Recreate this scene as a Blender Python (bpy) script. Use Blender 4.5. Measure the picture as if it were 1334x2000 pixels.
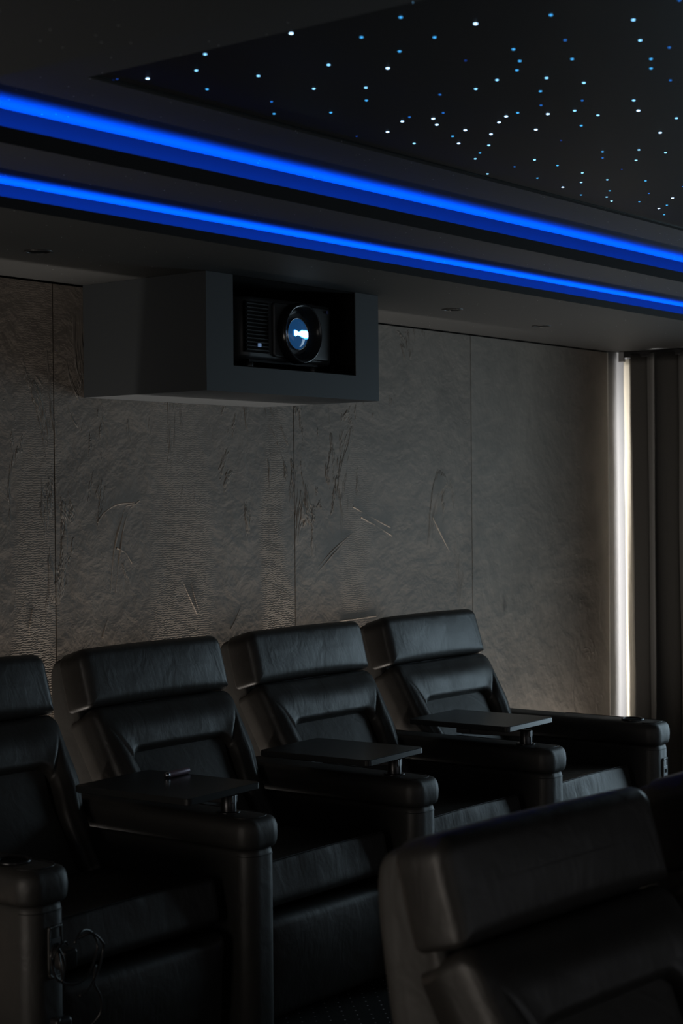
import bpy, bmesh, math, random
from math import radians as R, sin, cos, pi
from mathutils import Vector, Matrix, noise

for o in list(bpy.data.objects):
    bpy.data.objects.remove(o)
SC = bpy.context.scene
COL = SC.collection

# ------------------------------------------------------------------ camera
YAW, PITCH, ROLL, FPX, EYE = R(38.089), R(.5475), R(.5295), 3294.2, 1.495
fwd = Vector((cos(YAW), sin(YAW), 0)); side = Vector((sin(YAW), -cos(YAW), 0)); upv = Vector((0, 0, 1))
f2 = fwd * cos(PITCH) - upv * sin(PITCH)
u0 = upv * cos(PITCH) + fwd * sin(PITCH)
rx = side * cos(ROLL) - u0 * sin(ROLL)
ux = u0 * cos(ROLL) + side * sin(ROLL)
cd = bpy.data.cameras.new('camera'); cam = bpy.data.objects.new('camera', cd); COL.objects.link(cam)
cam.matrix_world = Matrix(((rx.x, ux.x, -f2.x, 0), (rx.y, ux.y, -f2.y, 0), (rx.z, ux.z, -f2.z, EYE), (0, 0, 0, 1)))
cd.sensor_fit = 'HORIZONTAL'; cd.sensor_width = 24; cd.lens = FPX / 1334 * 24
cd.clip_start = .05
cd.dof.use_dof = True; cd.dof.focus_distance = 5.6; cd.dof.aperture_fstop = 4.5
SC.camera = cam

# ------------------------------------------------------------------ world, light, exposure
SC.view_settings.view_transform = 'Standard'
SC.view_settings.look = 'None'
SC.view_settings.exposure = 0
SC.view_settings.gamma = 1
w = bpy.data.worlds.new('world'); SC.world = w; w.use_nodes = True
w.node_tree.nodes['Background'].inputs[0].default_value = (.6, .75, 1, 1)
w.node_tree.nodes['Background'].inputs[1].default_value = .25

def area(name, loc, direction, sx, sy, power, color, spread=180):
    d = bpy.data.lights.new(name, 'AREA'); d.shape = 'RECTANGLE'; d.size = sx; d.size_y = sy
    d.energy = power; d.color = color; d.spread = R(spread)
    o = bpy.data.objects.new(name, d); COL.objects.link(o)
    o.location = loc
    o.rotation_euler = Vector(direction).to_track_quat('-Z', 'Y').to_euler()
    return o
# daylight in the two windows of the right-hand wall
area('window_daylight', (7.70, 2.27, 1.02), (-1, 0, -.08), 1.28, 1.86, 27, (.64, .86, 1), 170)
area('curtained_window_daylight', (7.72, 3.50, 1.1), (-1, .2, 0), .94, 1.8, 82, (1, .97, .93))
# broad fill added at the front of the room, and the low wash behind the back row
area('front_fill_light', (4.1, -3.5, 1.25), (0, 1, 0), 6.6, 2.3, 20, (.92, .95, 1))
wl = area('low_wall_wash', (4.6, 4.07, .03), (0, 0, 1), 5.1, .03, 32, (1, .92, .83), 120)
wl.rotation_euler = (R(180), 0, 0)
# added warm fill for the left-facing sides, set at a made-up opening
area('left_fill_light', (-.88, 2.7, .80), (1, -.15, -.16), 1.5, 1.1, 8.5, (1, .88, .75), 100)
# added dim fill that lifts the blacks, standing in for room bounce
area('room_fill_light', (-.8, -1.5, 1.5), (.8, .6, -.18), 3.0, 2.0, 11, (1, .94, .88))
# blue led strips laid in the two ceiling coves
LEDS = []
for y, z in ((3.262, 2.2145), (2.997, 2.3085)):
    LEDS.append(area('cove_led_light', (4.55, y, z), (0, -.12, 1), 6.1, .006, 54, (.0, .074, 1), 96))
    LEDS[-1].rotation_euler = (R(180) + math.atan(.12), 0, 0)

# ------------------------------------------------------------------ materials
def mat(name, color=(.5, .5, .5), rough=.5, metal=0, spec=.5, emit=None, es=1):
    m = bpy.data.materials.new(name); m.use_nodes = True
    b = m.node_tree.nodes['Principled BSDF']
    b.inputs['Base Color'].default_value = (*color, 1); b.inputs['Roughness'].default_value = rough
    b.inputs['Metallic'].default_value = metal; b.inputs['Specular IOR Level'].default_value = spec
    if emit:
        b.inputs['Emission Color'].default_value = (*emit, 1); b.inputs['Emission Strength'].default_value = es
    return m
class NT:
    def __init__(s, m): s.t = m.node_tree; s.b = s.t.nodes['Principled BSDF']
    def n(s, kind, **kw):
        x = s.t.nodes.new('ShaderNode' + kind)
        for k, v in kw.items():
            if k in ('ins',):
                for a, b in v.items(): x.inputs[a].default_value = b
            else: setattr(x, k, v)
        return x
    def l(s, a, ao, b, bi): s.t.links.new(a.outputs[ao], b.inputs[bi])
    def coord(s, scale=(1, 1, 1), kind='Object'):
        t = s.n('TexCoord'); mp = s.n('Mapping'); mp.inputs['Scale'].default_value = scale
        s.l(t, kind, mp, 'Vector'); return mp
    def noise(s, mp, scale, detail=4, rough=.5, dist=0):
        x = s.n('TexNoise', ins={'Scale': scale, 'Detail': detail, 'Roughness': rough, 'Distortion': dist})
        s.l(mp, 0, x, 'Vector'); return x
    def ramp(s, src, out, p0, c0, p1, c1):
        r = s.n('ValToRGB'); e = r.color_ramp.elements
        e[0].position = p0; e[0].color = c0 if len(c0) == 4 else (*c0, 1)
        e[1].position = p1; e[1].color = c1 if len(c1) == 4 else (*c1, 1)
        s.l(src, out, r, 0); return r
    def math(s, op, a, b):
        x = s.n('Math', operation=op)
        for i, v in enumerate((a, b)):
            if isinstance(v, tuple): s.l(v[0], v[1], x, i)
            else: x.inputs[i].default_value = v
        return x
    def bump(s, src, out, strength, dist):
        x = s.n('Bump', ins={'Strength': strength, 'Distance': dist}); s.l(src, out, x, 'Height')
        s.l(x, 0, s.b, 'Normal'); return x
W1, K0 = (1, 1, 1), (0, 0, 0)

def leather(name, col, rough=.4, spec=.5):
    m = mat(name, col, rough, 0, spec); t = NT(m); mp = t.coord()
    g = t.n('TexVoronoi', ins={'Scale': 420}); t.l(mp, 0, g, 'Vector')
    a = t.noise(mp, 9, 3, .5, .6); b = t.noise(t.coord((1, 1, .35)), 26, 3, .55, 1.2)
    s1 = t.math('MULTIPLY', (a, 0), 1.0); s2 = t.math('MULTIPLY', (b, 0), .34)
    s3 = t.math('MULTIPLY', (g, 0), .035)
    h = t.math('ADD', (t.math('ADD', (s1, 0), (s2, 0)), 0), (s3, 0))
    t.bump(h, 0, .32, .010)
    r = t.n('MapRange', ins={'To Min': rough - .06, 'To Max': rough + .1}); t.l(a, 0, r, 0); t.l(r, 0, t.b, 'Roughness')
    return m
M = {}
M['leather'] = leather('black_leather', (.0185, .0170, .0155), .43, .42)
M['leather_seam'] = leather('black_leather_piping', (.008, .008, .008), .5)
M['vinyl_side'] = leather('dark_shell_leather', (.026, .0245, .0225), .50, .4)
M['arm_leather'] = leather('armrest_leather', (.0215, .0205, .0190), .50, .5)
M['plastic'] = mat('black_plastic', (.012, .012, .013), .35)
M['matte'] = mat('matte_black', (.004, .004, .004), .9, 0, .1)
M['tray'] = mat('black_tray_laminate', (.014, .015, .0155), .26, 0, .45)
M['chrome'] = mat('brushed_steel', (.35, .37, .4), .22, 1)
M['darksteel'] = mat('black_steel', (.03, .03, .032), .28, .8)
M['grey_plastic'] = mat('grey_socket_plastic', (.12, .135, .15), .4)
M['purple'] = mat('purple_metal_tube', (.17, .125, .165), .42, .4)

SMX, SMZ = 6.442, .999
def plaster(name, col, kbump, smooth=False):
    m = mat(name, col, .62, 0, .35); t = NT(m)
    mp = t.coord(); tall = t.coord((1, 1, .28)); dn = t.coord((1.4, 1, .5))
    cl = t.noise(mp, 1.6, 5, .6, .8)
    fine = t.noise(mp, 14, 4, .6, .3)
    mix = t.math('ADD', (t.math('MULTIPLY', (cl, 0), .75), 0), (t.math('MULTIPLY', (fine, 0), .25), 0))
    c0 = tuple(c * .72 for c in col); c1 = tuple(c * 1.25 for c in col)
    r = t.ramp(mix, 0, .3, c0, .72, c1); t.l(r, 0, t.b, 'Base Color')
    # trowel relief: fine horizontal combing inside tall strokes, plus raised smears
    wv = t.n('TexWave', wave_type='BANDS', bands_direction='Z', ins={'Scale': 40, 'Distortion': 6, 'Detail': 2, 'Detail Scale': 2.2})
    t.l(mp, 0, wv, 'Vector')
    tc = t.n('TexCoord'); sp = t.n('SeparateXYZ'); t.l(tc, 'Object', sp, 0)
    wob = t.math('ADD', (sp, 0), (t.math('MULTIPLY', (t.noise(mp, 3, 2), 0), .16), 0))
    def band(x0, hw, k):
        d = t.math('ABSOLUTE', (t.math('SUBTRACT', (wob, 0), x0 + .08), 0), 0)
        e = t.n('MapRange', ins={'From Min': hw, 'From Max': hw * .5, 'To Min': 0, 'To Max': k}); t.l(d, 0, e, 0); return e
    mx_ = t.math('MAXIMUM', (band(4.86, .085, 1), 0), (band(4.34, .17, .55), 0))
    mx_ = t.math('MAXIMUM', (mx_, 0), (band(3.66, .10, .6), 0))
    mx_ = t.math('MAXIMUM', (mx_, 0), (band(5.35, .12, .35), 0))
    zr = t.n('MapRange', ins={'From Min': 1.75, 'From Max': 1.05, 'To Min': .12, 'To Max': 1}); t.l(sp, 2, zr, 0)
    mk = t.math('MULTIPLY', (mx_, 0), (zr, 0))
    comb = t.math('MULTIPLY', (wv, 'Fac'), (mk, 0))
    st = t.noise(t.coord((1.5, 1, .45)), 3.2, 5, .62, 2.6)
    sr = t.ramp(st, 0, .57, K0, .63, W1)
    gate = t.ramp(t.noise(mp, 1.3, 2, .5), 0, .48, K0, .62, W1)
    smear = t.math('MULTIPLY', (sr, 0), (gate, 0))
    h = t.math('ADD', (t.math('MULTIPLY', (comb, 0), .085 * kbump), 0), (t.math('MULTIPLY', (smear, 0), .55 * kbump), 0))
    h2 = t.math('ADD', (h, 0), (t.math('MULTIPLY', (fine, 0), .10 + .06 * kbump), 0))
    h3 = t.math('ADD', (h2, 0), (t.math('MULTIPLY', (cl, 0), .35), 0))
    t.bump(h3, 0, .95, .026)
    return m
M['plaster'] = plaster('dark_trowelled_plaster', (.222, .184, .150), 1)
M['plaster_smooth'] = plaster('dark_smooth_plaster', (.238, .202, .168), .12)
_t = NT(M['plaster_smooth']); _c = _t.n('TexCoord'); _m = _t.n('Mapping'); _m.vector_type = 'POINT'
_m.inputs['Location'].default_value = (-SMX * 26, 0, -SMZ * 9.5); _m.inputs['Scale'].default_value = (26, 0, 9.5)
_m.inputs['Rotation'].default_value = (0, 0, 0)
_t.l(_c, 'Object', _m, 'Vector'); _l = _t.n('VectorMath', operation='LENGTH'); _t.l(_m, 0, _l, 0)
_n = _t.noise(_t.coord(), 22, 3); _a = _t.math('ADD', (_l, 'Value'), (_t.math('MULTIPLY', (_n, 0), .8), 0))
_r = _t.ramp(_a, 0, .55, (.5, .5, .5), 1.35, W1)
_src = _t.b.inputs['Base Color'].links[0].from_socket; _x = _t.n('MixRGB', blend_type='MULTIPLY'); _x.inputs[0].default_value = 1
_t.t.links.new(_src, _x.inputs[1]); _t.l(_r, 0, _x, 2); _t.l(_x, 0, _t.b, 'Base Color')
M['white_wall'] = mat('grey_white_emulsion', (.165, .165, .17), .6)
M['jamb'] = mat('pale_panel_edge', (.5, .48, .45), .6)

def flecked(name, col, dens=.03):
    m = mat(name, col, .65, 0, .3); t = NT(m); mp = t.coord()
    v = t.n('TexVoronoi', ins={'Scale': 55}); t.l(mp, 0, v, 'Vector')
    d = t.math('LESS_THAN', (v, 'Distance'), .085)
    sep = t.n('SeparateColor'); t.l(v, 'Color', sep, 0)
    pick = t.math('LESS_THAN', (sep, 0), dens)
    k = t.math('MULTIPLY', (d, 0), (pick, 0))
    mx = t.n('MixRGB'); mx.inputs[1].default_value = (*col, 1); mx.inputs[2].default_value = (.75, .78, .8, 1)
    t.l(k, 0, mx, 0); t.l(mx, 0, t.b, 'Base Color')
    nz = t.noise(mp, 60, 2); t.bump(nz, 0, .15, .002)
    return m
M['ceiling'] = flecked('dark_flecked_ceiling_paint', (.034, .036, .037), .16)
M['soffit'] = flecked('dark_flecked_soffit_paint', (.023, .0235, .0235), .10)
M['cove'] = flecked('cove_paint', (.04, .04, .04), .12)
M['riser'] = mat('cove_upright_paint', (.018, .018, .018), .6, 0, .3)
M['fascia'] = mat('shaded_fascia_black', (.010, .010, .011), .7, 0, .2)  # black colour carries the shade on the unlit lip faces
M['boxpaint'] = mat('projector_box_paint', (.045, .05, .054), .6, 0, .3)
M['panelblack'] = mat('gloss_black_star_panel', (.0035, .0035, .0042), .5, 0, .12)
M['trim'] = mat('thin_metal_trim', (.22, .24, .24), .25, 1)
M['darkpaint'] = mat('dark_wall_paint', (.035, .034, .033), .8)

def carpet():
    m = mat('dotted_black_carpet', (.008, .008, .008), .95, 0, .1); t = NT(m)
    tc = t.n('TexCoord'); sp = t.n('SeparateXYZ'); t.l(tc, 'Object', sp, 0)
    # staggered grid of pale woven dots
    def cell(dx, dy):
        out = []
        for ax, pitch, off in ((0, .058, dx), (1, .058, dy)):
            a = t.math('ADD', (sp, ax), off); b = t.math('DIVIDE', (a, 0), pitch)
            c = t.math('FRACT', (b, 0), 0); d = t.math('SUBTRACT', (c, 0), .5); e = t.math('MULTIPLY', (d, 0), pitch)
            out.append(t.math('MULTIPLY', (e, 0), (e, 0)))
        s = t.math('ADD', (out[0], 0), (out[1], 0))
        return t.math('LESS_THAN', (s, 0), .0028 ** 2)
    k = t.math('MAXIMUM', (cell(10, 10), 0), (cell(10.029, 10.029), 0))
    nz = t.noise(t.coord(), 90, 2)
    kk = t.math('MULTIPLY', (k, 0), (t.math('MULTIPLY', (nz, 0), 1.6), 0))
    mx = t.n('MixRGB'); mx.inputs[1].default_value = (.010, .010, .010, 1); mx.inputs[2].default_value = (.40, .40, .39, 1)
    t.l(kk, 0, mx, 0); t.l(mx, 0, t.b, 'Base Color')
    f = t.noise(t.coord(), 500, 2); t.bump(f, 0, .6, .004)
    return m
M['carpet'] = carpet()

def velvet():
    m = mat('grey_velvet', (.052, .050, .047), .85, 0, .1); t = NT(m)
    t.b.inputs['Sheen Weight'].default_value = .25; t.b.inputs['Sheen Roughness'].default_value = .4
    f = t.noise(t.coord((1, 1, .2)), 60, 3); t.bump(f, 0, .3, .004)
    tr = t.n('BsdfTranslucent'); tr.inputs[0].default_value = (.3, .28, .25, 1)
    mx = t.n('MixShader'); mx.inputs[0].default_value = .05
    t.l(t.b, 0, mx, 1); t.l(tr, 0, mx, 2)
    t.t.links.new(mx.outputs[0], t.t.nodes['Material Output'].inputs[0])
    return m
M['velvet'] = velvet()
M['lining'] = mat('pale_curtain_lining', (.45, .43, .39), .8, 0, .1)
_t = NT(M['lining']); _tr = _t.n('BsdfTranslucent'); _tr.inputs[0].default_value = (.92, .88, .80, 1)
_mx = _t.n('MixShader'); _mx.inputs[0].default_value = .6
_t.l(_t.b, 0, _mx, 1); _t.l(_tr, 0, _mx, 2); _t.t.links.new(_mx.outputs[0], _t.t.nodes['Material Output'].inputs[0])
def glass():
    m = bpy.data.materials.new('window_glass'); m.use_nodes = True; t = m.node_tree; t.nodes.clear()
    o = t.nodes.new('ShaderNodeOutputMaterial'); a = t.nodes.new('ShaderNodeBsdfTransparent'); g = t.nodes.new('ShaderNodeBsdfGlossy')
    g.inputs['Roughness'].default_value = .02; x = t.nodes.new('ShaderNodeMixShader'); x.inputs[0].default_value = .06
    t.links.new(a.outputs[0], x.inputs[1]); t.links.new(g.outputs[0], x.inputs[2]); t.links.new(x.outputs[0], o.inputs[0])
    return m
M['glass'] = glass()
M['led'] = mat('blue_led_strip', (.01, .02, .1), .5, 0, .5, (.0, .12, 1), 2)
for k, c, s in (('B', (.42, .68, 1), 5), ('b', (.22, .6, 1), 3), ('c', (.06, .45, 1), 1.7), ('d', (.02, .25, 1), .9), ('e', (.01, .1, .7), .45)):
    M['star' + k] = mat('star_light_' + dict(B='brightest', b='bright', c='cyan', d='dim', e='faint')[k], (.01, .01, .01), .5, 0, .5, c, s)
M['proj'] = mat('projector_case', (.030, .033, .036), .38)
M['lensring'] = mat('projector_lens_ring', (.008, .008, .009), .18)
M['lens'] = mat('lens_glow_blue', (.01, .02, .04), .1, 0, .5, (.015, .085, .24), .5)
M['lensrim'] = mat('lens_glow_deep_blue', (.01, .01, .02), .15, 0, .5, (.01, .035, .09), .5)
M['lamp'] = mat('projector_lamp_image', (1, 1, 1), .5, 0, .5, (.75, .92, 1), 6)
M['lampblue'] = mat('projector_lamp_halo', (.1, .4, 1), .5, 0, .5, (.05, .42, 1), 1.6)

# ------------------------------------------------------------------ mesh helpers
def link(name, bm, m, parent=None, smooth=True, bevel=0, seg=3, loc=None, rot=None, keep=None):
    me = bpy.data.meshes.new(name)
    bmesh.ops.remove_doubles(bm, verts=bm.verts, dist=1e-6)
    bmesh.ops.recalc_face_normals(bm, faces=bm.faces)
    bm.to_mesh(me); bm.free()
    for p in me.polygons: p.use_smooth = smooth
    ms = m if isinstance(m, (list, tuple)) else [m]
    for q in ms: me.materials.append(q)
    o = bpy.data.objects.new(name, me); COL.objects.link(o)
    if parent: o.parent = parent
    if loc: o.location = loc
    if rot: o.rotation_euler = rot
    if bevel:
        b = o.modifiers.new('bevel', 'BEVEL'); b.width = bevel; b.segments = seg; b.limit_method = 'ANGLE'; b.angle_limit = R(35)
        if smooth:
            wn = o.modifiers.new('wn', 'WEIGHTED_NORMAL'); wn.keep_sharp = False
    return o
def thing(name, label, cat, loc=(0, 0, 0), rz=0, group=None):
    o = bpy.data.objects.new(name, None); COL.objects.link(o); o.location = loc; o.rotation_euler = (0, 0, rz)
    o.empty_display_size = .1
    o['label'] = label; o['category'] = cat
    if group: o['group'] = group
    return o
def tag(o, label, cat, group=None):
    o['label'] = label; o['category'] = cat
    if group: o['group'] = group
    return o
def struct(name, bm, m, parent=None, **k):
    o = link(name, bm, m, parent, **{**dict(smooth=False), **k})
    if not parent: o['kind'] = 'structure'
    return o
def box(bm, x0, x1, y0, y1, z0, z1):
    vs = [bm.verts.new((x, y, z)) for x in (x0, x1) for y in (y0, y1) for z in (z0, z1)]
    for f in ((0, 1, 3, 2), (4, 6, 7, 5), (0, 4, 5, 1), (2, 3, 7, 6), (0, 2, 6, 4), (1, 5, 7, 3)):
        bm.faces.new([vs[i] for i in f])
    return bm
def bx(*a): return box(bmesh.new(), *a)
def rrect(w, h, rad, n=8, m=10):
    """outline of a rounded rectangle (counter-clockwise), rad = four corner radii tr,tl,bl,br"""
    if not isinstance(rad, (tuple, list)): rad = (rad,) * 4
    a, b = max(w / 2, .0008), max(h / 2, .0008); pts = []
    cs = ((1, 1, 0), (-1, 1, 90), (-1, -1, 180), (1, -1, 270))
    arcs = []
    for (sx, sz, st), r in zip(cs, rad):
        r = max(min(r, a * .98, b * .98), .0004); arcs.append([(sx * (a - r) + r * cos(R(st + 90 * i / n)), sz * (b - r) + r * sin(R(st + 90 * i / n))) for i in range(n + 1)])
    for i in range(4):
        pts += arcs[i]; p, q = arcs[i][-1], arcs[(i + 1) % 4][0]
        pts += [(p[0] + (q[0] - p[0]) * k / m, p[1] + (q[1] - p[1]) * k / m) for k in range(1, m)]
    return pts
def lathe_rings(bm, rings, cap0=True, cap1=True):
    L = [[bm.verts.new(p) for p in r] for r in rings]
    for a, b in zip(L, L[1:]):
        for i in range(len(a)):
            j = (i + 1) % len(a)
            try: bm.faces.new((a[i], a[j], b[j], b[i]))
            except ValueError: pass
    if cap0: bm.faces.new(L[0][::-1])
    if cap1: bm.faces.new(L[-1])
    return bm
def pillow(w, h, t, rad=.03, edge=.03, bulge=.012, back=.004, wr=0, seed=0, n=6):
    """padded block: outline in XZ, thickness along Y (front is -Y), soft edges and a bulging front"""
    rings = []
    prof = []
    ins_max = min(w, h) / 2
    for k in range(5, -1, -1):      # back face inner rings
        i = edge + (ins_max * .96 - edge) * k / 5
        prof.append((i, t / 2))
    for k in range(1, n): a = pi / 2 * k / n; prof.append((edge * (1 - sin(a)), t / 2 - edge * (1 - cos(a))))
    for k in range(n + 1): a = pi / 2 * k / n; prof.append((edge * (1 - cos(a)), -t / 2 + edge * (1 - sin(a))))
    for k in range(1, 9):
        u = k / 8; i = edge + (ins_max * .96 - edge) * u
        prof.append((i, -t / 2))
    rr = rad if isinstance(rad, (tuple, list)) else (rad,) * 4
    for i, y in prof:
        rings.append([(x, y, z) for x, z in rrect(w - 2 * i, h - 2 * i, tuple(max(r - i, .002) for r in rr), 6, 12)])
    bm = lathe_rings(bmesh.new(), rings)
    for v in bm.verts:
        f = (1 - min(1, abs(v.co.x) * 2 / w) ** 2.6) * (1 - min(1, abs(v.co.z) * 2 / h) ** 2.2)
        v.co.y += (back if v.co.y > 0 else -bulge) * f
    if wr:
        for v in bm.verts:
            p = Vector((v.co.x * 9 + seed, v.co.y * 9, v.co.z * 5))
            e = 1 - min(1, abs(abs(v.co.x) - w / 2) / .09) * .75
            v.co += Vector((0, -1, .35)) * noise.noise(p) * wr * e
            v.co.y += noise.noise(p * 2.7) * wr * .45 * e
    return bm
def xform(bm, loc=(0, 0, 0), tilt=0, rz=0):
    bm.transform(Matrix.Translation(loc) @ Matrix.Rotation(rz, 4, 'Z') @ Matrix.Rotation(tilt, 4, 'X')); return bm
def tube(pts, r, bm=None, n=8, closed=False):
    bm = bm or bmesh.new(); P = [Vector(p) for p in pts]
    # catmull-rom
    if len(P) > 2:
        Q = []
        E = [P[0] * 2 - P[1]] + P + [P[-1] * 2 - P[-2]]
        for i in range(1, len(E) - 2):
            a, b, c, d = E[i - 1:i + 3]
            for k in range(6):
                t = k / 6; Q.append(.5 * ((2 * b) + (c - a) * t + (2 * a - 5 * b + 4 * c - d) * t * t + (3 * b - a - 3 * c + d) * t ** 3))
        Q.append(P[-1]); P = Q
    rings = []; ref = Vector((.13, .2, 1)).normalized()
    for i, p in enumerate(P):
        d = (P[min(i + 1, len(P) - 1)] - P[max(i - 1, 0)]).normalized()
        a = d.cross(ref)
        if a.length < .05: a = d.cross(Vector((1, 0, 0)))
        a.normalize(); b = d.cross(a)
        rings.append([p + (a * cos(2 * pi * k / n) + b * sin(2 * pi * k / n)) * r for k in range(n)])
    return lathe_rings(bm, rings)
def cyl(bm, c, axis, r, h, n=32, r2=None):
    """disc/cone from centre c along axis 'x','y','z'"""
    r2 = r if r2 is None else r2; rings = []
    for k, rr in ((0, r), (1, r2)):
        ring = []
        for i in range(n):
            a = 2 * pi * i / n; u, v = rr * cos(a), rr * sin(a)
            ring.append({'z': (c[0] + u, c[1] + v, c[2] + h * k), 'y': (c[0] + u, c[1] + h * k, c[2] + v), 'x': (c[0] + h * k, c[1] + u, c[2] + v)}[axis])
        rings.append(ring)
    return lathe_rings(bm, rings)
def revolve(prof, c, axis='y', n=48, cap0=True, cap1=True):
    rings = []
    for r, h in prof:
        ring = []
        for i in range(n):
            a = 2 * pi * i / n; u, v = r * cos(a), r * sin(a)
            ring.append((c[0] + u, c[1] + h, c[2] + v) if axis == 'y' else (c[0] + u, c[1] + v, c[2] + h))
        rings.append(ring)
    return lathe_rings(bmesh.new(), rings, cap0, cap1)
STARS = """2.54,1.814,b 2.608,1.89,c 2.671,2.032,c 2.765,1.921,c 2.737,1.805,B 2.779,1.662,c 2.951,1.732,d 2.91,1.557,b 3.05,1.617,b 3.137,1.597,d 2.806,2.037,c 2.9,2.137,B 2.954,1.974,e 2.943,1.849,c 3.031,1.889,c 3.093,1.935,c 3.088,1.796,c 3.195,1.669,c 3.266,1.706,c 3.387,1.722,d 3.137,2.014,b 3.192,1.921,b 3.175,2.095,b 3.283,1.88,b 3.288,1.995,c 3.006,2.276,b 3.104,2.349,c 3.167,2.187,d 3.322,2.285,d 3.307,2.373,d 3.334,2.414,B 3.406,2.512,B 3.562,2.542,b 3.358,2.339,B 3.419,2.371,B 3.555,2.417,c 3.516,2.352,B 3.637,2.454,B 3.396,2.602,e 3.407,2.066,d 3.428,1.968,d 3.496,2.101,B 3.507,2.034,b 3.586,2.016,b 3.505,1.876,b 3.606,1.918,B 3.738,1.885,b 3.659,2.104,c 3.862,1.993,B 3.437,2.149,c 3.452,2.191,B 3.497,2.24,B 3.598,2.329,B 3.707,2.407,b 3.775,2.479,c 3.832,2.532,b 3.626,2.214,B 3.778,2.232,e 4.035,2.625,b 3.996,2.51,d 3.95,2.417,b 4.059,2.41,c 4.182,2.55,c 3.974,2.221,c 4.047,2.262,d 4.017,2.136,b 4.138,2.209,b 4.097,2.099,b 4.226,2.301,e 4.357,2.569,B 4.199,2.412,b 4.324,2.488,b 4.505,2.593,c 4.339,2.41,b 4.501,2.492,c 4.588,2.551,b 4.662,2.575,b 4.427,2.333,c 4.618,2.423,d 4.732,2.516,c 4.739,2.405,B 4.884,2.527,B 4.845,2.479,c 5.003,2.57,c 2.849,1.429,d 4.585,2.293,d 2.56,2.121,B 2.566,2.356,b 2.652,2.461,b 2.635,2.589,B 2.788,2.555,c 2.772,2.39,b 2.972,2.523,d 3.069,2.598,c 2.797,2.216,b 2.939,2.371,b 3.146,2.487,c 2.595,2.669,e"""
RIDGES = [[(4.106, 1.473), (4.065, 1.464), (4.047, 1.421), (4.022, 1.361), (4.002, 1.275), (3.993, 1.18)], [(4.131, 1.485), (4.082, 1.452), (4.056, 1.395), (4.041, 1.326), (4.025, 1.248), (4.015, 1.174)], [(3.933, 1.414), (3.969, 1.448), (4.029, 1.473), (4.106, 1.478)], [(3.515, 1.47), (3.577, 1.429), (3.64, 1.362), (3.715, 1.302), (3.753, 1.267)], [(4.338, 1.208), (4.382, 1.133), (4.416, 1.077)], [(4.383, 1.21), (4.403, 1.141), (4.424, 1.095)], [(5.102, 1.214), (5.199, 1.281), (5.332, 1.348)], [(5.095, 1.191), (5.192, 1.261), (5.271, 1.309)], [(5.333, 1.451), (5.451, 1.408), (5.58, 1.364)], [(5.383, 1.409), (5.502, 1.365), (5.59, 1.33)], [(5.243, 1.0), (5.36, 1.003), (5.48, 1.006)], [(5.885, 1.401), (5.948, 1.323), (6.017, 1.244)], [(4.592, 1.01), (4.627, 1.054), (4.656, 1.1)], [(4.022, 1.326), (4.062, 1.308), (4.094, 1.272)], [(3.635, 1.042), (3.632, 1.084), (3.645, 1.14)], [(3.758, 1.2), (3.814, 1.156), (3.87, 1.085)], [(3.951, 1.028), (3.963, 1.061), (3.98, 1.095)]]
# ------------------------------------------------------------------ room shell
XL, XR, YF, YB = -.95, 7.66, -3.6, 4.12
struct('floor', box(bx(XL, XR, YF, YB, -.25, -.093), XL, XR, 1.95, YB + .1, -.2, 0), M['carpet'])
o = struct('trim_1', bx(XL, XR, 1.935, 1.95, -.093, .002), M['darkpaint'])
wb = struct('wall_back', bx(XL - .1, 7.40, YB + .02, YB + .14, -.2, 2.75), M['matte'])
PX = [7.405 - 1.22 * i for i in range(9)]
for i in range(8):
    pb = bx(max(PX[i + 1], XL) + .0022, PX[i] - .0022, YB, YB + .018, 0, 2.193)
    for rd in RIDGES:      # raised trowel edges in the plaster
        if PX[i + 1] + .02 < rd[0][0] < PX[i] - .02 and all(PX[i + 1] + .01 < q[0] < PX[i] - .01 for q in rd):
            tube([(x, YB + .0022 + .0014 * math.sin(k * 2.1 + x * 9), z) for k, (x, z) in enumerate(rd)], .0038, pb, 8)
    p = link('wall_panel', pb, M['plaster_smooth'] if i == 0 else M['plaster'], wb, smooth=False)
    p['label'] = 'trowelled grey plaster panel' if i else 'smoother grey plaster panel next to the curtain'
struct('trim_2', bx(7.4035, 7.4085, YB - .0015, YB + .1, 0, 2.193), M['jamb'])
struct('trim_3', bx(7.4085, XR + .2, YB + .006, YB + .14, -.2, 2.75), M['white_wall'])
# right wall with two window openings
ZT = 2.75
rw = bmesh.new()
W1a, W1b, W2a, W2b, Z0, Z1 = 1.60, 2.94, 3.02, 4.00, .05, 2.08
for a, b in ((YF, W1a), (W1b, W2a), (W2b, YB + .14)): box(rw, XR, XR + .14, a, b, -.2, ZT)
for a, b in ((W1a, W1b), (W2a, W2b)):
    box(rw, XR, XR + .14, a, b, -.2, Z0); box(rw, XR, XR + .14, a, b, Z1, ZT)
struct('wall_right', rw, M['white_wall'])
for n, a, b in ((1, W1a, W1b), (2, W2a, W2b)):
    fr = bmesh.new(); t = .045
    box(fr, XR + .07, XR + .13, a, a + t, Z0, Z1); box(fr, XR + .07, XR + .13, b - t, b, Z0, Z1)
    box(fr, XR + .07, XR + .13, a + t, b - t, Z0, Z0 + t); box(fr, XR + .07, XR + .13, a + t, b - t, Z1 - t, Z1)
    m_ = (a + b) / 2; box(fr, XR + .07, XR + .13, m_ - .02, m_ + .02, Z0 + t, Z1 - t)
    f = struct('window_%d' % n, fr, M['plastic'])
    g = link('pane', bx(XR + .095, XR + .101, a + t, b - t, Z0 + t, Z1 - t), M['glass'], f, smooth=False)
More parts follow.
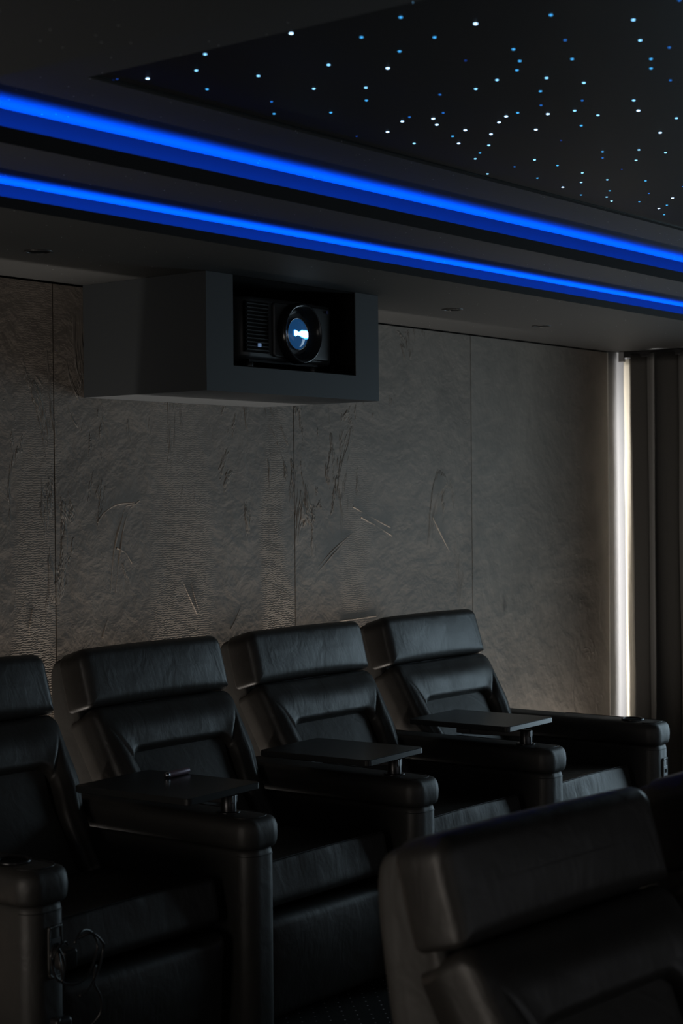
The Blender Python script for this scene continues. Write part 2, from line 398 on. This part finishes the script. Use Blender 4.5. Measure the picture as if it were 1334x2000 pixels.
# left wall with an opening added for the warm fill, wall behind the screen
lw = bmesh.new()
box(lw, XL - .12, XL, YF, 1.9, -.2, ZT); box(lw, XL - .12, XL, 3.5, YB + .14, -.2, ZT); box(lw, XL - .12, XL, 1.9, 3.5, 2.05, ZT)
struct('wall_left', lw, M['darkpaint'])
struct('wall_front', bx(XL, XR, YF - .1, YF, -.2, ZT), M['darkpaint'])
# stepped tray ceiling
XS = 2.10
c1 = bmesh.new()                                     # lower soffit along the back wall
box(c1, XL, XR + .1, 3.190, YB + .1, 2.20, 2.2115)
box(c1, XL, XR + .1, 3.283, YB + .1, 2.2115, 2.60)
box(c1, XL, XR + .1, 3.161, 3.190, 2.20, 2.2255)
struct('ceiling', c1, M['soffit'])
struct('trim_4', bx(XS - .6, XR, 3.157, 3.161, 2.1995, 2.2262), M['fascia'])
c2 = bmesh.new()                                     # second step and the wide soffit on the left
box(c2, XS - .0, XR, 2.928, 3.283, 2.2855, 2.3055)
box(c2, XL, XS, YF, 3.283, 2.2855, 2.3055)
box(c2, XS - .0, XR, 2.899, 2.928, 2.2855, 2.3205)
box(c2, XL, XR, 3.018, 3.283, 2.3055, 2.60)
struct('ceiling_step', c2, M['ceiling'])
struct('trim_5', bx(XS - .0, XR, 2.895, 2.899, 2.285, 2.3212), M['fascia'])
c3 = bmesh.new()
box(c3, XS - .5, XR, 2.655, 3.018, 2.396, 2.60); box(c3, XL, 2.52, YF, 2.655, 2.396, 2.60)
box(c3, 2.52, XR, YF, -2.2, 2.396, 2.6); box(c3, 2.52, XR, -2.2, 2.655, 2.43, 2.60)
struct('ceiling_tray', c3, M['ceiling'])
for nm, y0 in (('trim_6', 3.281), ('trim_7', 3.016)):   # the lit upright behind each lip
    z0, z1 = (2.2115, 2.2855) if nm == 'trim_6' else (2.3055, 2.396)
    struct(nm, bx(XS - .4, XR, y0, y0 + .003, z0, z1), M['riser'])
for y, z, which in ((3.262, 2.2117, 'lower'), (2.997, 2.3057, 'upper')):
    s = link('led_strip', bx(XS - .3, XR - .05, y - .004, y + .004, z, z + .002), M['led'], smooth=False)
    tag(s, 'blue led strip laid in the %s ceiling cove' % which, 'light', None)

# starry panel
sp = thing('star_ceiling_panel', 'glossy black ceiling panel scattered with blue fibre optic star lights', 'ceiling panel', (0, 0, 2.405))
link('panel', bx(2.522, XR - .02, -2.19, 2.651, 0, .012), M['panelblack'], sp, smooth=False)
tb = bmesh.new(); box(tb, 2.522, XR - .02, 2.648, 2.6505, -.0035, 0); box(tb, 2.522, 2.5245, -2.19, 2.648, -.0035, 0)
e = link('edge_trim', tb, M['trim'], sp, smooth=False); e['label'] = 'thin bright metal edge trim'
cache = {}
for s in STARS.split():
    x, y, k = s.split(','); x = float(x); y = min(float(y), 2.642); x = max(x, 2.53)
    if k not in cache:
        rad = dict(B=.0040, b=.0036, c=.0034, d=.0030, e=.0026)[k]
        b = revolve([(rad, .0005), (rad, -.0006), (rad * .6, -.0014), (rad * .1, -.0016)], (0, 0, 0), 'z', 14)
        o = link('star_light', b, M['star' + k], sp); cache[k] = o
    else:
        o = cache[k].copy(); COL.objects.link(o); o.parent = sp
    o.location = (x, y, 0)

# flush downlights, switched off, in the soffit
for x, y, lab in ((3.261, 3.646, 'round recessed downlight, switched off, in the soffit left of the projector box'),
                  (5.313, 3.62, 'round recessed downlight, switched off, in the soffit just right of the projector box'),
                  (6.091, 3.70, 'round recessed downlight, switched off, in the soffit nearest the curtain')):
    d = thing('recessed_downlight', lab, 'light', (x, y, 2.2), 0)
    link('bezel', revolve([(.042, 0), (.042, -.002), (.036, -.0035), (.033, -.002), (.033, .0)], (0, 0, 0), 'z', 32, False, False), M['plastic'], d)
    link('lamp', revolve([(.033, -.0005), (.001, -.0003)], (0, 0, 0), 'z', 32), M['matte'], d)

# ------------------------------------------------------------------ curtain in front of the far window
def curtain():
    t = thing('velvet_curtain', 'tall dark grey velvet curtain at the right edge, its near-wall hem glowing with daylight', 'curtain', (7.5, 4.083, 0))
    bm = bmesh.new(); nu, nv = 260, 46; rows = []
    Lc = 1.08
    for j in range(nv + 1):
        v = j / nv; z = .012 + v * 2.170; row = []
        for i in range(nu + 1):
            u = i / nu; s = u * Lc
            amp = .05 * min(1, .35 + s / .12) * (1.08 - .30 * v)
            ph = s / .165 * 2 * pi + .55 * noise.noise(Vector((s * 3, v * 1.6, 3)))
            zt = v
            x = amp * (-cos(ph)) + .018 * noise.noise(Vector((s * 2.2, v * 1.5, 7))) - .02
            x += .35 * amp * (-cos(2 * ph + .6)) * .5
            y = -s + .014 * sin(2 * ph) + .012 * noise.noise(Vector((s * 5, v * 2.3, 1))) * (1.2 - v)
            y -= .048
            x += .052 * math.exp(-s / .03)
            row.append(bm.verts.new((x, y, z)))
        rows.append(row)
    for a, b in zip(rows, rows[1:]):
        for i in range(nu): bm.faces.new((a[i], a[i + 1], b[i + 1], b[i]))
    hm = bmesh.new(); rr = []
    for j in range(61):
        v = j / 60; z = .012 + v * 2.15; row = []
        wd = 1 - .55 * v + .18 * noise.noise(Vector((v * 4, 2, 9))); 
        for i in range(15):
            u = i / 14
            row.append(hm.verts.new((.016 - .030 * u + .008 * sin(u * 7 + v * 3) * wd, .006 - (.050 + .016 * wd) * u + .004 * noise.noise(Vector((u * 4, v * 9, 1))), z)))
        rr.append(row)
    for a, b in zip(rr, rr[1:]):
        for i in range(14): hm.faces.new((a[i], a[i + 1], b[i + 1], b[i]))
    l_ = link('lining', hm, M['lining'], t); l_['label'] = 'pale lining edge catching the daylight'
    so = l_.modifiers.new('thick', 'SOLIDIFY'); so.thickness = .003; so.offset = 0
    c = link('cloth', bm, M['velvet'], t)
    so = c.modifiers.new('thick', 'SOLIDIFY'); so.thickness = .006; so.offset = 0
    link('curtain_track', bx(-.012, .022, -1.12, -.01, 2.170, 2.199), M['plastic'], t, smooth=False, bevel=.003)
    ec = link('track_end_cap', bx(-.016, .022, -.0095, .020, 2.150, 2.199), M['white_wall'], t, smooth=False, bevel=.002); ec['label'] = 'small white track end cap'
curtain()

# ------------------------------------------------------------------ projector box and projector
BX0, BX1, PY, BZ = 3.878, 4.772, 3.5675, 1.828
ox0, ox1, oz0 = 4.004, 4.640, 1.911
t = thing('projector_housing', 'dark boxed housing fixed to the wall under the ceiling with a rectangular opening', 'housing', (BX0, PY, BZ))
hb = bmesh.new(); o_ = (BX0, PY, BZ)
def hbox(x0, x1, y0, y1, z0, z1): box(hb, x0 - o_[0], x1 - o_[0], y0 - o_[1], y1 - o_[1], z0 - o_[2], z1 - o_[2])
hbox(BX0, ox0, PY, 4.1195, BZ, 2.1995); hbox(ox1, BX1, PY, 4.1195, BZ, 2.1995); hbox(ox0, ox1, PY, 4.1195, BZ, oz0)
link('outer_shell', hb, M['boxpaint'], t, smooth=False)
ib = bmesh.new()
for a in ((ox0, ox0 + .004, PY + .004, 4.1, oz0, 2.199), (ox1 - .004, ox1, PY + .004, 4.1, oz0, 2.199), (ox0, ox1, PY + .004, 4.1, oz0, oz0 + .003), (ox0, ox1, 4.1, 4.115, oz0, 2.199), (ox0, ox1, PY + .004, 4.1, 2.195, 2.199)):
    box(ib, a[0] - o_[0], a[1] - o_[0], a[2] - o_[1], a[3] - o_[1], a[4] - o_[2], a[5] - o_[2])
q = link('inner_lining', ib, M['matte'], t, smooth=False); q['label'] = 'matte black lining of the opening'

def projector():
    t = thing('projector', 'black home cinema projector, lens glowing blue-white, inside the ceiling housing', 'projector', (4.362, 3.62, 1.945))
    # case: rounded plan outline extruded
    rings = []; W, D, H = .49, .44, .205
    for z, ins in ((0, .012), (.006, .003), (.014, 0), (H - .014, 0), (H - .004, .004), (H, .014)):
        rr = rrect(W - 2 * ins, D - 2 * ins, .045 - ins, 8, 3)
        rings.append([(x, y + D / 2 + .012, z + (.004 * (1 - (x / .25) ** 2) if z > .1 else 0)) for x, y in rr])
    link('case', lathe_rings(bmesh.new(), rings), M['proj'], t)
    # front fascia panel slightly proud, carrying lens
    link('front_fascia', xform(pillow(.30, .182, .02, .012, .006, .004), (.055, .012, .104)), M['proj'], t)
    # vent grille on the left
    g = bmesh.new(); box(g, -.235, -.120, .004, .012, .022, .188)
    link('vent_recess', g, M['matte'], t, smooth=False)
    g = bmesh.new()
    for i in range(13): box(g, -.233, -.122, -.001, .006, .028 + i * .0125, .032 + i * .0125)
    link('vent_grille', g, M['plastic'], t, smooth=False)
    g = bmesh.new(); box(g, .212, .2455, .05, .25, .03, .18)
    for i in range(9): box(g, .2455, .2475, .06 + i * .02, .068 + i * .02, .035, .175)
    link('side_vent', g, M['matte'], t, smooth=False)
    ind = link('status_light', bx(-.180, -.168, -.006, -.001, .040, .052), mat('indicator', (.1, .15, .3), .4, 0, .5, (.25, .4, .7), .35), t, smooth=False)
    ind['label'] = 'small pale blue indicator'
    b = link('badge', bx(.176, .186, -.0045, -.002, .176, .186), mat('badge_blue', (.01, .01, .12), .4), t, smooth=False); b['label'] = 'tiny dark blue square badge'
    # lens surround
    c = (.020, 0, .096)
    ring = revolve([(.101, .004), (.103, -.014), (.1005, -.030), (.096, -.034), (.091, -.032), (.080, -.018), (.066, .004), (.058, .012), (.055, .014)], c, 'y', 64, False, False)
    rg = link('lens_ring', ring, M['lensring'], t)
    c = (.020, -.016, .096)
    rim = revolve([(.055, .013), (.0535, .008), (.0515, .009)], c, 'y', 64, False, False)
    link('lens_rim', rim, M['chrome'], rg)
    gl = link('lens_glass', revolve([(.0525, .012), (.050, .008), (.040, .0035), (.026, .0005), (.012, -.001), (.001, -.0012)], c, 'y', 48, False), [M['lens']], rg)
    # bright lamp image seen in the lens
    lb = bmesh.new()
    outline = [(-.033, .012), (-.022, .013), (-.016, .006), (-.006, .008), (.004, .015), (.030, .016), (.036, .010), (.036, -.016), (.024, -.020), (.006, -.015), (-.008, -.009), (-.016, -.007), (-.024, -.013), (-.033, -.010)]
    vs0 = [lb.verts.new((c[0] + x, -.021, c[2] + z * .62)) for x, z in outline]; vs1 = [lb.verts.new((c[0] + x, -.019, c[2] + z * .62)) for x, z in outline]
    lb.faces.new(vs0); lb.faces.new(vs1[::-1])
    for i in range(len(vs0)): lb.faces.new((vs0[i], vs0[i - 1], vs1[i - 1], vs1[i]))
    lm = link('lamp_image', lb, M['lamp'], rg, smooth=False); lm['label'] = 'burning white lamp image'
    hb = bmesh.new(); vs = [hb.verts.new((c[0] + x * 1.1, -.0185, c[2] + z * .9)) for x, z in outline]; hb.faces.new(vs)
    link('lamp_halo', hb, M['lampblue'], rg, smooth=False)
    # crescent reflection low on glass is given by gloss; feet and front slat
    for x in (-.16, .17):
        link('foot', revolve([(.016, -.030), (.018, -.026), (.018, -.006), (.014, 0), (.010, .004)], (x, .06, 0), 'z', 24), M['plastic'], t)
    link('base_plate', bx(-.20, .16, .02, .40, -.008, .002), M['darksteel'], t, smooth=False, bevel=.002)
projector()

# ------------------------------------------------------------------ recliners
def armrest(parent, cx, kind, tray=None):
    """armrest > cap (with cup holder, socket); runs from the front tip y=0 to y=.80"""
    hw, L = .065, .76
    def outline(hw, y0, L, r, n=10):
        pts = []
        for i in range(n + 1):
            a = pi / 2 * i / n; pts.append((hw - r + r * cos(a) if False else -(hw - r) - r * cos(a), y0 + r - r * sin(a)))
        pts += [(-(hw - r) + (2 * (hw - r)) * k / 4, y0) for k in range(1, 4)]
        for i in range(n + 1):
            a = pi / 2 * (1 - i / n); pts.append((hw - r + r * cos(a), y0 + r - r * sin(a)))
        pts += [(hw, y0 + r + (L - y0 - r) * k / 10) for k in range(1, 10)]
        pts += [(hw, L), (-hw, L)]
        pts += [(-hw, L - (L - y0 - r) * k / 10) for k in range(1, 10)]
        return pts
    R0 = .044
    rings = []
    for z, i in ((.004, .004), (.012, 0), (.30, 0), (.515, 0), (.527, .002), (.534, .007), (.537, .014)):
        rings.append([(x + cx, y, z) for x, y in outline(hw - .004 - i, .006 + i, L - i, R0 - i * .5)])
    a = link('armrest', lathe_rings(bmesh.new(), rings), M['arm_leather'], parent)
    rings = []
    prof = [(.534, .016), (.5365, .006), (.542, .0015), (.552, -.001), (.575, -.0025), (.594, -.001), (.606, .003), (.614, .010), (.6185, .020), (.620, .034), (.6205, .05)]
    for z, i in prof:
        rings.append([(x + cx, y, z) for x, y in outline(hw + .008 - i, i, L - i, max(R0 - i, .02))])
    bmc = lathe_rings(bmesh.new(), rings)
    for v in bmc.verts:
        k = noise.noise(Vector((v.co.x * 60 + cx * 7, v.co.y * 60, v.co.z * 12)))
        if v.co.y < .12 and v.co.z > .55: v.co.y += k * .0022; v.co.z += k * .0012
    cap = link('armrest_pad', bmc, M['arm_leather'], a)
    # stitched piping rounds the front of the cap
    sm = bmesh.new()
    o1 = outline(hw - .012, .020, L - .03, .045); k = o1[:-10]
    tube([(x + cx, y, .6195) for x, y in k[:32:2]], .0014, sm, 6)
    o2 = outline(hw - .004, .0055, L - .01, R0)
    tube([(x + cx, y, .517) for x, y in o2[:24:2]], .0013, sm, 6)
    link('stitching', sm, M['leather_seam'], a)
    if kind == 'cup':
        cy = .135
        prof = [(.044, .0), (.044, .004), (.042, .0055), (.038, .004), (.0365, -.004), (.036, -.03), (.001, -.0305)]
        c = link('cup_holder', revolve([(r_, h_) for r_, h_ in prof[:6]], (cx, cy, .6215), 'z', 40, False, False), M['darksteel'], a)
        hole = bmesh.new(); cyl(hole, (cx, cy, .6212), 'z', .0372, .0007)
        link('cup_well', hole, M['matte'], a, smooth=False)
    if kind in ('cup',):
        s = link('power_socket', bx(cx + .001, cx + .031, .0035, .02, .388, .452), M['grey_plastic'], a, smooth=False, bevel=.002)
        s['label'] = 'grey socket plate set in the front of the armrest'
        hb = bmesh.new(); box(hb, cx + .009, cx + .023, .0025, .004, .426, .440); box(hb, cx + .009, cx + .023, .0025, .004, .402, .414)
        fr = bmesh.new(); 
        pts = [(cx + q * .72 + .016, z) for q, z in ((-.030, .370), (-.030, .468), (-.022, .478), (.022, .478), (.030, .468), (.030, .370), (.02, .362), (-.02, .362), (-.030, .370))]
        tube([(x, .004 + max(0, x - cx - .018) * .35, z) for x, z in pts], .0042, fr, 8)
        link('socket_rim', fr, M['arm_leather'], a)
        link('socket_holes', hb, M['matte'], a, smooth=False)
    if tray is not None:
        px, py = cx + .0, .135
        yaw, ox, oy = tray
        tr = thing_child('tray_table', parent)
        ang = yaw
        cxx, cyy = cx + ox, oy
        rr = rrect(.318, .41, .014, 5, 2)
        rings = []
        for z, i in ((.681, .003), (.683, 0), (.6985, 0), (.7005, .002)):
            ring = []
            for x, y in rr:
                sx, sy = x * (1 - 2 * i / .318), y * (1 - 2 * i / .41)
                ring.append((cxx + sx * cos(ang) - sy * sin(ang), cyy + sx * sin(ang) + sy * cos(ang), z))
            rings.append(ring)
        top = link('tray_table', lathe_rings(bmesh.new(), rings), M['tray'], parent, smooth=False)
        bpy.data.objects.remove(tr)
        link('pivot_plate', revolve([(.033, .621), (.033, .6235), (.030, .6245), (.001, .6245)], (px, py, 0), 'z', 40, False), M['darksteel'], top)
        link('pivot_post', revolve([(.022, .624), (.022, .668), (.0205, .670), (.001, .670)], (px, py, 0), 'z', 32, False), M['darksteel'], top)
        sb = bmesh.new(); box(sb, -.016, .016, -.02, .235, .647, .668)
        box(sb, -.024, .024, .20, .25, .651, .681)
        sb.transform(Matrix.Translation((px, py, 0)) @ Matrix.Rotation(R(14), 4, 'Z'))
        link('swing_arm', sb, M['darksteel'], top, smooth=False, bevel=.002)
    return a
def thing_child(n, p):
    o = bpy.data.objects.new(n, None); COL.objects.link(o); o.parent = p; return o

def u_frame(w, top, iw, itop, seed):
    """one padded U: a thick roll across and two side bolsters, rounded outer and inner edges"""
    def path(hw, tp, r, nleg=16, nc=10, nt=26):
        pts = [(-hw, (tp - r) * k / nleg) for k in range(nleg)]
        pts += [(-hw + r - r * cos(pi / 2 * k / nc), tp - r + r * sin(pi / 2 * k / nc)) for k in range(nc)]
        pts += [(-hw + r + 2 * (hw - r) * k / nt, tp) for k in range(nt)]
        pts += [(hw - r + r * sin(pi / 2 * k / nc), tp - r + r * cos(pi / 2 * k / nc)) for k in range(nc)]
        pts += [(hw, (tp - r) * (1 - k / nleg)) for k in range(nleg + 1)]
        return pts
    O = path(w / 2, top, .030); I = path(iw / 2, itop, .045)
    n = len(O); rings = []
    cA, cB = 17, n - 18                         # where the roll meets the bolsters
    for k, ((ox, oz), (ix, iz)) in enumerate(zip(O, I)):
        o, i = Vector((ox, oz)), Vector((ix, iz)); d = i - o; W = d.length; d.normalize()
        crease = max(math.exp(-((k - c) / 1.1) ** 2) for c in (cA, cB))
        r1, r2 = .040, .026
        sec = [(0, .12), (0, .07)] + [(r1 - r1 * cos(pi / 2 * j / 6), r1 - r1 * sin(pi / 2 * j / 6)) for j in range(7)]
        m = W - r1 - r2
        for j in range(1, 6):
            u = j / 6; sec.append((r1 + m * u, -.010 * sin(pi * u)))
        sec += [(W - r2 + r2 * sin(pi / 2 * j / 6), r2 - r2 * cos(pi / 2 * j / 6)) for j in range(7)] + [(W, .05), (W * .9, .12)]
        ring = []
        for a, y in sec:
            p = o + d * a
            wgt = min(1, max(0, (a / W - .35) / .4))
            y2 = y + crease * .010 * wgt * (1 if y < .03 else .3)
            y2 += .0025 * noise.noise(Vector((p.x * 11 + seed, p.y * 11, 1))) * (1 if y < .04 else 0)
            ring.append((p.x, y2, p.y))
        rings.append(ring)
    return lathe_rings(bmesh.new(), rings)
TB = R(31)         # lean of the lower back
def recliner(label, loc, rz, arm_right='tray', arm_left=None, tray=(R(3), -.04, .28), seed=0, group=None):
    t = thing('theater_recliner', label, 'recliner', loc, rz, group)
    w = .620; sx = -.022
    # base and mechanism behind the footrest
    link('base', bx(sx - w / 2 + .012, sx + w / 2 - .012, .12, .78, .012, .30), M['leather_seam'], t, bevel=.02)
    # footrest panel: lower bulging pad
    link('footrest', xform(pillow(w - .008, .30, .075, (.03, .03, .02, .02), .030, .022, wr=.006, seed=seed + 3), (sx, .108, .168), R(4)), M['leather'], t)
    # seat cushion: side profile swept across with soft ends
    prof = []
    P = [(.60, .435), (.40, .440), (.25, .450), (.14, .459), (.112, .461), (.103, .459), (.098, .452), (.092, .425), (.083, .385), (.077, .360), (.080, .342), (.10, .330), (.16, .325), (.60, .330)]
    rings = []
    nx = 44
    for i in range(nx + 1):
        u = i / nx * 2 - 1; x = u * (w / 2 - .002)
        e = max(0, abs(u) - .90) / .10; sh = 1 - (1 - math.sqrt(max(0, 1 - e * e))) * .22
        ring = []
        for y, z in P:
            cy_, cz_ = .33, .388
            yy = cy_ + (y - cy_) * (1 - (1 - sh) * .35); zz = cz_ + (z - cz_) * sh + .010 * (1 - u * u) * (1 if z > .4 else .4)
            if y < .2:
                yy += .003 * noise.noise(Vector((x * 7 + seed, z * 10, 2))) + .0012 * noise.noise(Vector((x * 30 + seed, z * 18, 5)))
            ring.append((x + sx, yy - (.010 * (1 - u * u) if y < .2 else 0), zz))
        rings.append(ring)
    so = link('seat_cushion', lathe_rings(bmesh.new(), rings), M['leather'], t)
    ss = so.modifiers.new('sub', 'SUBSURF'); ss.levels = ss.render_levels = 2
    sm = bmesh.new(); tube([(sx + u * (w / 2 - .022), 0.1015 - .010 * (1 - u * u), .4625 + .006 * (1 - u * u)) for u in [k / 8 - 1 for k in range(17)]], .0016, sm, 6)
    link('seat_seam', sm, M['leather_seam'], so)
    # leaning back: frame slab, lumbar panel, two side bolsters, upper roll
    def on_plane(s, t_=0, x=0):
        # s measured up the leaning plane from the seat (z=.43), t_ backwards from its face
        y0, z0 = .545, .43
        return (x, y0 + s * sin(TB) + t_ * cos(TB), z0 + s * cos(TB) - t_ * sin(TB))
    L = .475
    bw = .632
    link('back_frame', xform(pillow(bw - .03, L + .03, .06, .02, .015, .0), on_plane(L / 2, .085), -TB), M['vinyl_side'], t)
    link('lumbar_panel', xform(pillow(.455, .40, .06, .03, .014, .010, wr=.004, seed=seed + 9), on_plane(.185, .066), -TB), M['vinyl_side'], t)
    link('back_bolster', u_frame(bw, L + .032, .445, .345, seed), M['leather'], t, loc=on_plane(0, 0), rot=(-TB, 0, 0))
    # headrest
    TH = R(16)
    hr = pillow(.640, .186, .125, (.040, .040, .014, .014), .030, .012, wr=.004, seed=seed + 11)
    for v in hr.verts:
        v.co.z += .004 * (1 - (v.co.x / .32) ** 2)
    link('headrest', xform(hr, (0, .826 + .060, .930), -TH), M['leather'], t)
    # outer shell behind it all
    sh = bmesh.new()
    outl = [(.885, .965), (.915, .998), (.955, 1.004), (.998, .985), (1.012, .94), (1.005, .86), (.985, .72), (.95, .50), (.90, .25), (.86, .06), (.60, .06), (.64, .40), (.735, .60), (.83, .76), (.87, .86)]
    hw = .311
    rings = []
    for x, i in ((-hw, .022), (-hw + .004, .012), (-hw + .012, .004), (-hw + .026, 0), (0, 0), (hw - .026, 0), (hw - .012, .004), (hw - .004, .012), (hw, .022)):
        cy_ = sum(p[0] for p in outl) / len(outl); ring = []
        for k, (y, z) in enumerate(outl):
            a, b = Vector(outl[k - 1]), Vector(outl[(k + 1) % len(outl)]); d = (b - a).normalized(); nrm = Vector((d.y, -d.x))
            # inward normal
            if nrm.dot(Vector((cy_, .6)) - Vector((y, z))) < 0: nrm = -nrm
            ring.append((x, y + nrm.x * i, z + nrm.y * i))
        rings.append(ring)
    lathe_rings(sh, rings)
    s_ = link('back_shell', sh, M['vinyl_side'], t); ss = s_.modifiers.new('sub', 'SUBSURF'); ss.levels = ss.render_levels = 2
    for ch in t.children:
        if ch.name.split('.')[0] in ('back_frame', 'lumbar_panel', 'back_shell'):
            for v in ch.data.vertices:
                k = min(1, max(0, (.72 - v.co.z) / .10)); k = k * k * (3 - 2 * k)
                lim = .291 if v.co.y < .83 else .31
                v.co.x *= 1 + k * (lim / .322 - 1)
    for ch in t.children:
        if ch.name.startswith('back_bolster'):
            for v in ch.data.vertices:
                k = min(1, max(0, (.30 - v.co.z) / .12)); k = k * k * (3 - 2 * k); v.co.x *= 1 + k * (.290 / .316 - 1)
    for ch in t.children:      # the whole back sits a touch further forward
        if ch.name.split('.')[0] in ('back_frame', 'lumbar_panel', 'back_bolster', 'back_shell', 'headrest'): ch.location.y -= .035
    if arm_right: armrest(t, .3725, arm_right, tray if arm_right == 'tray' else None)
    if arm_left: armrest(t, -.4045, arm_left)
    return t

ROW = 'recliners of the back row'
C1 = 2.719 + .3885
labs = ['black leather recliner at the left edge of the picture, its tray holding a small tube',
        'black leather recliner second from the left in the row along the wall',
        'black leather recliner third from the left in the row along the wall',
        'black leather recliner at the right end of the wall row beside the curtain']
kinds = ['tray', 'tray', 'tray', 'cup']
trays = [(R(4), -.100, .272), (R(4), -.092, .272), (R(2), -.010, .315), None]
for i in range(4):
    recliner(labs[i], (C1 + .777 * i, 3.0, 0), 0, kinds[i], 'cup' if i == 0 else None, trays[i], seed=i * 13.7, group=ROW)
FR = 'recliners of the front row'
rz = R(-3.8)
FX, FY, FZ = 2.514, .728, -.093
recliner('large blurred black leather recliner back in the foreground at lower right', (FX, FY, FZ), rz, 'plain', 'plain', seed=71, group=FR)
recliner('dark recliner back cut off by the right edge, behind the foreground recliner', (FX + .777 * cos(rz), FY + .777 * sin(rz), FZ), rz, 'plain', None, seed=95, group=FR)

# ------------------------------------------------------------------ small things
tb = revolve([(.006, 0), (.0085, .002), (.0085, .012), (.0092, .014), (.0092, .098), (.0085, .101), (.003, .102)], (0, 0, 0), 'y', 24)
o = thing('metal_tube', 'small dark purple metal tube lying on the tray of the leftmost recliner', 'tube', (3.436, 3.331, .7098), R(-84))
link('tube_body', tb, M['purple'], o)
link('end_cap', revolve([(.0035, -.004), (.006, -.003), (.0088, 0), (.0088, .010)], (0, 0, 0), 'y', 24), M['chrome'], o)

def cable():
    t = thing('charging_cable', 'tangled black cable plugged into the front of the leftmost armrest', 'cable', (2.702, 2.976, .42))
    random.seed(5)
    link('plug', xform(pillow(.045, .05, .05, .01, .008, .002), (.0, -.018, -.005)), M['plastic'], t)
    L1 = [(.0, -.03, .03), (-.03, -.05, .045), (-.06, -.05, .02), (-.055, -.05, -.03), (-.02, -.06, -.055), (.03, -.06, -.05), (.065, -.055, -.01), (.075, -.05, .025), (.05, -.05, .055), (.015, -.06, .06), (-.01, -.065, .04)]
    L2 = [(.02, -.04, .04), (.05, -.06, .05), (.085, -.06, .02), (.09, -.055, .0), (.07, -.06, -.04), (.03, -.07, -.075), (.0, -.07, -.085)]
    L3 = [(-.04, -.04, .03), (-.05, -.06, .0), (-.045, -.06, -.04), (-.06, -.055, -.03), (-.07, -.05, .02), (-.05, -.045, .04), (-.03, -.05, .0), (-.035, -.05, -.05)]
    L4 = [(.07, -.05, -.03), (.06, -.055, -.07), (.085, -.05, -.11), (.09, -.045, -.15), (.07, -.03, -.18), (.04, -.02, -.2)]
    bm = bmesh.new()
    for Lx in (L1, L2, L3, L4): tube(Lx, .0031, bm, 8)
    link('cord', bm, M['plastic'], t)
cable()
p = thing('power_adapter', 'black power adapter with a curled lead on the armrest front under the cable tangle', 'adapter', (2.692, 2.978, .245))
link('adapter_body', xform(pillow(.05, .06, .034, .012, .01, .002), (.012, -.004, 0)), M['plastic'], p)
link('lead', tube([(0, -.01, .03), (-.02, -.035, .035), (-.04, -.04, .01), (-.042, -.04, -.03), (-.02, -.035, -.055), (.02, -.03, -.06)], .003), M['plastic'], p)
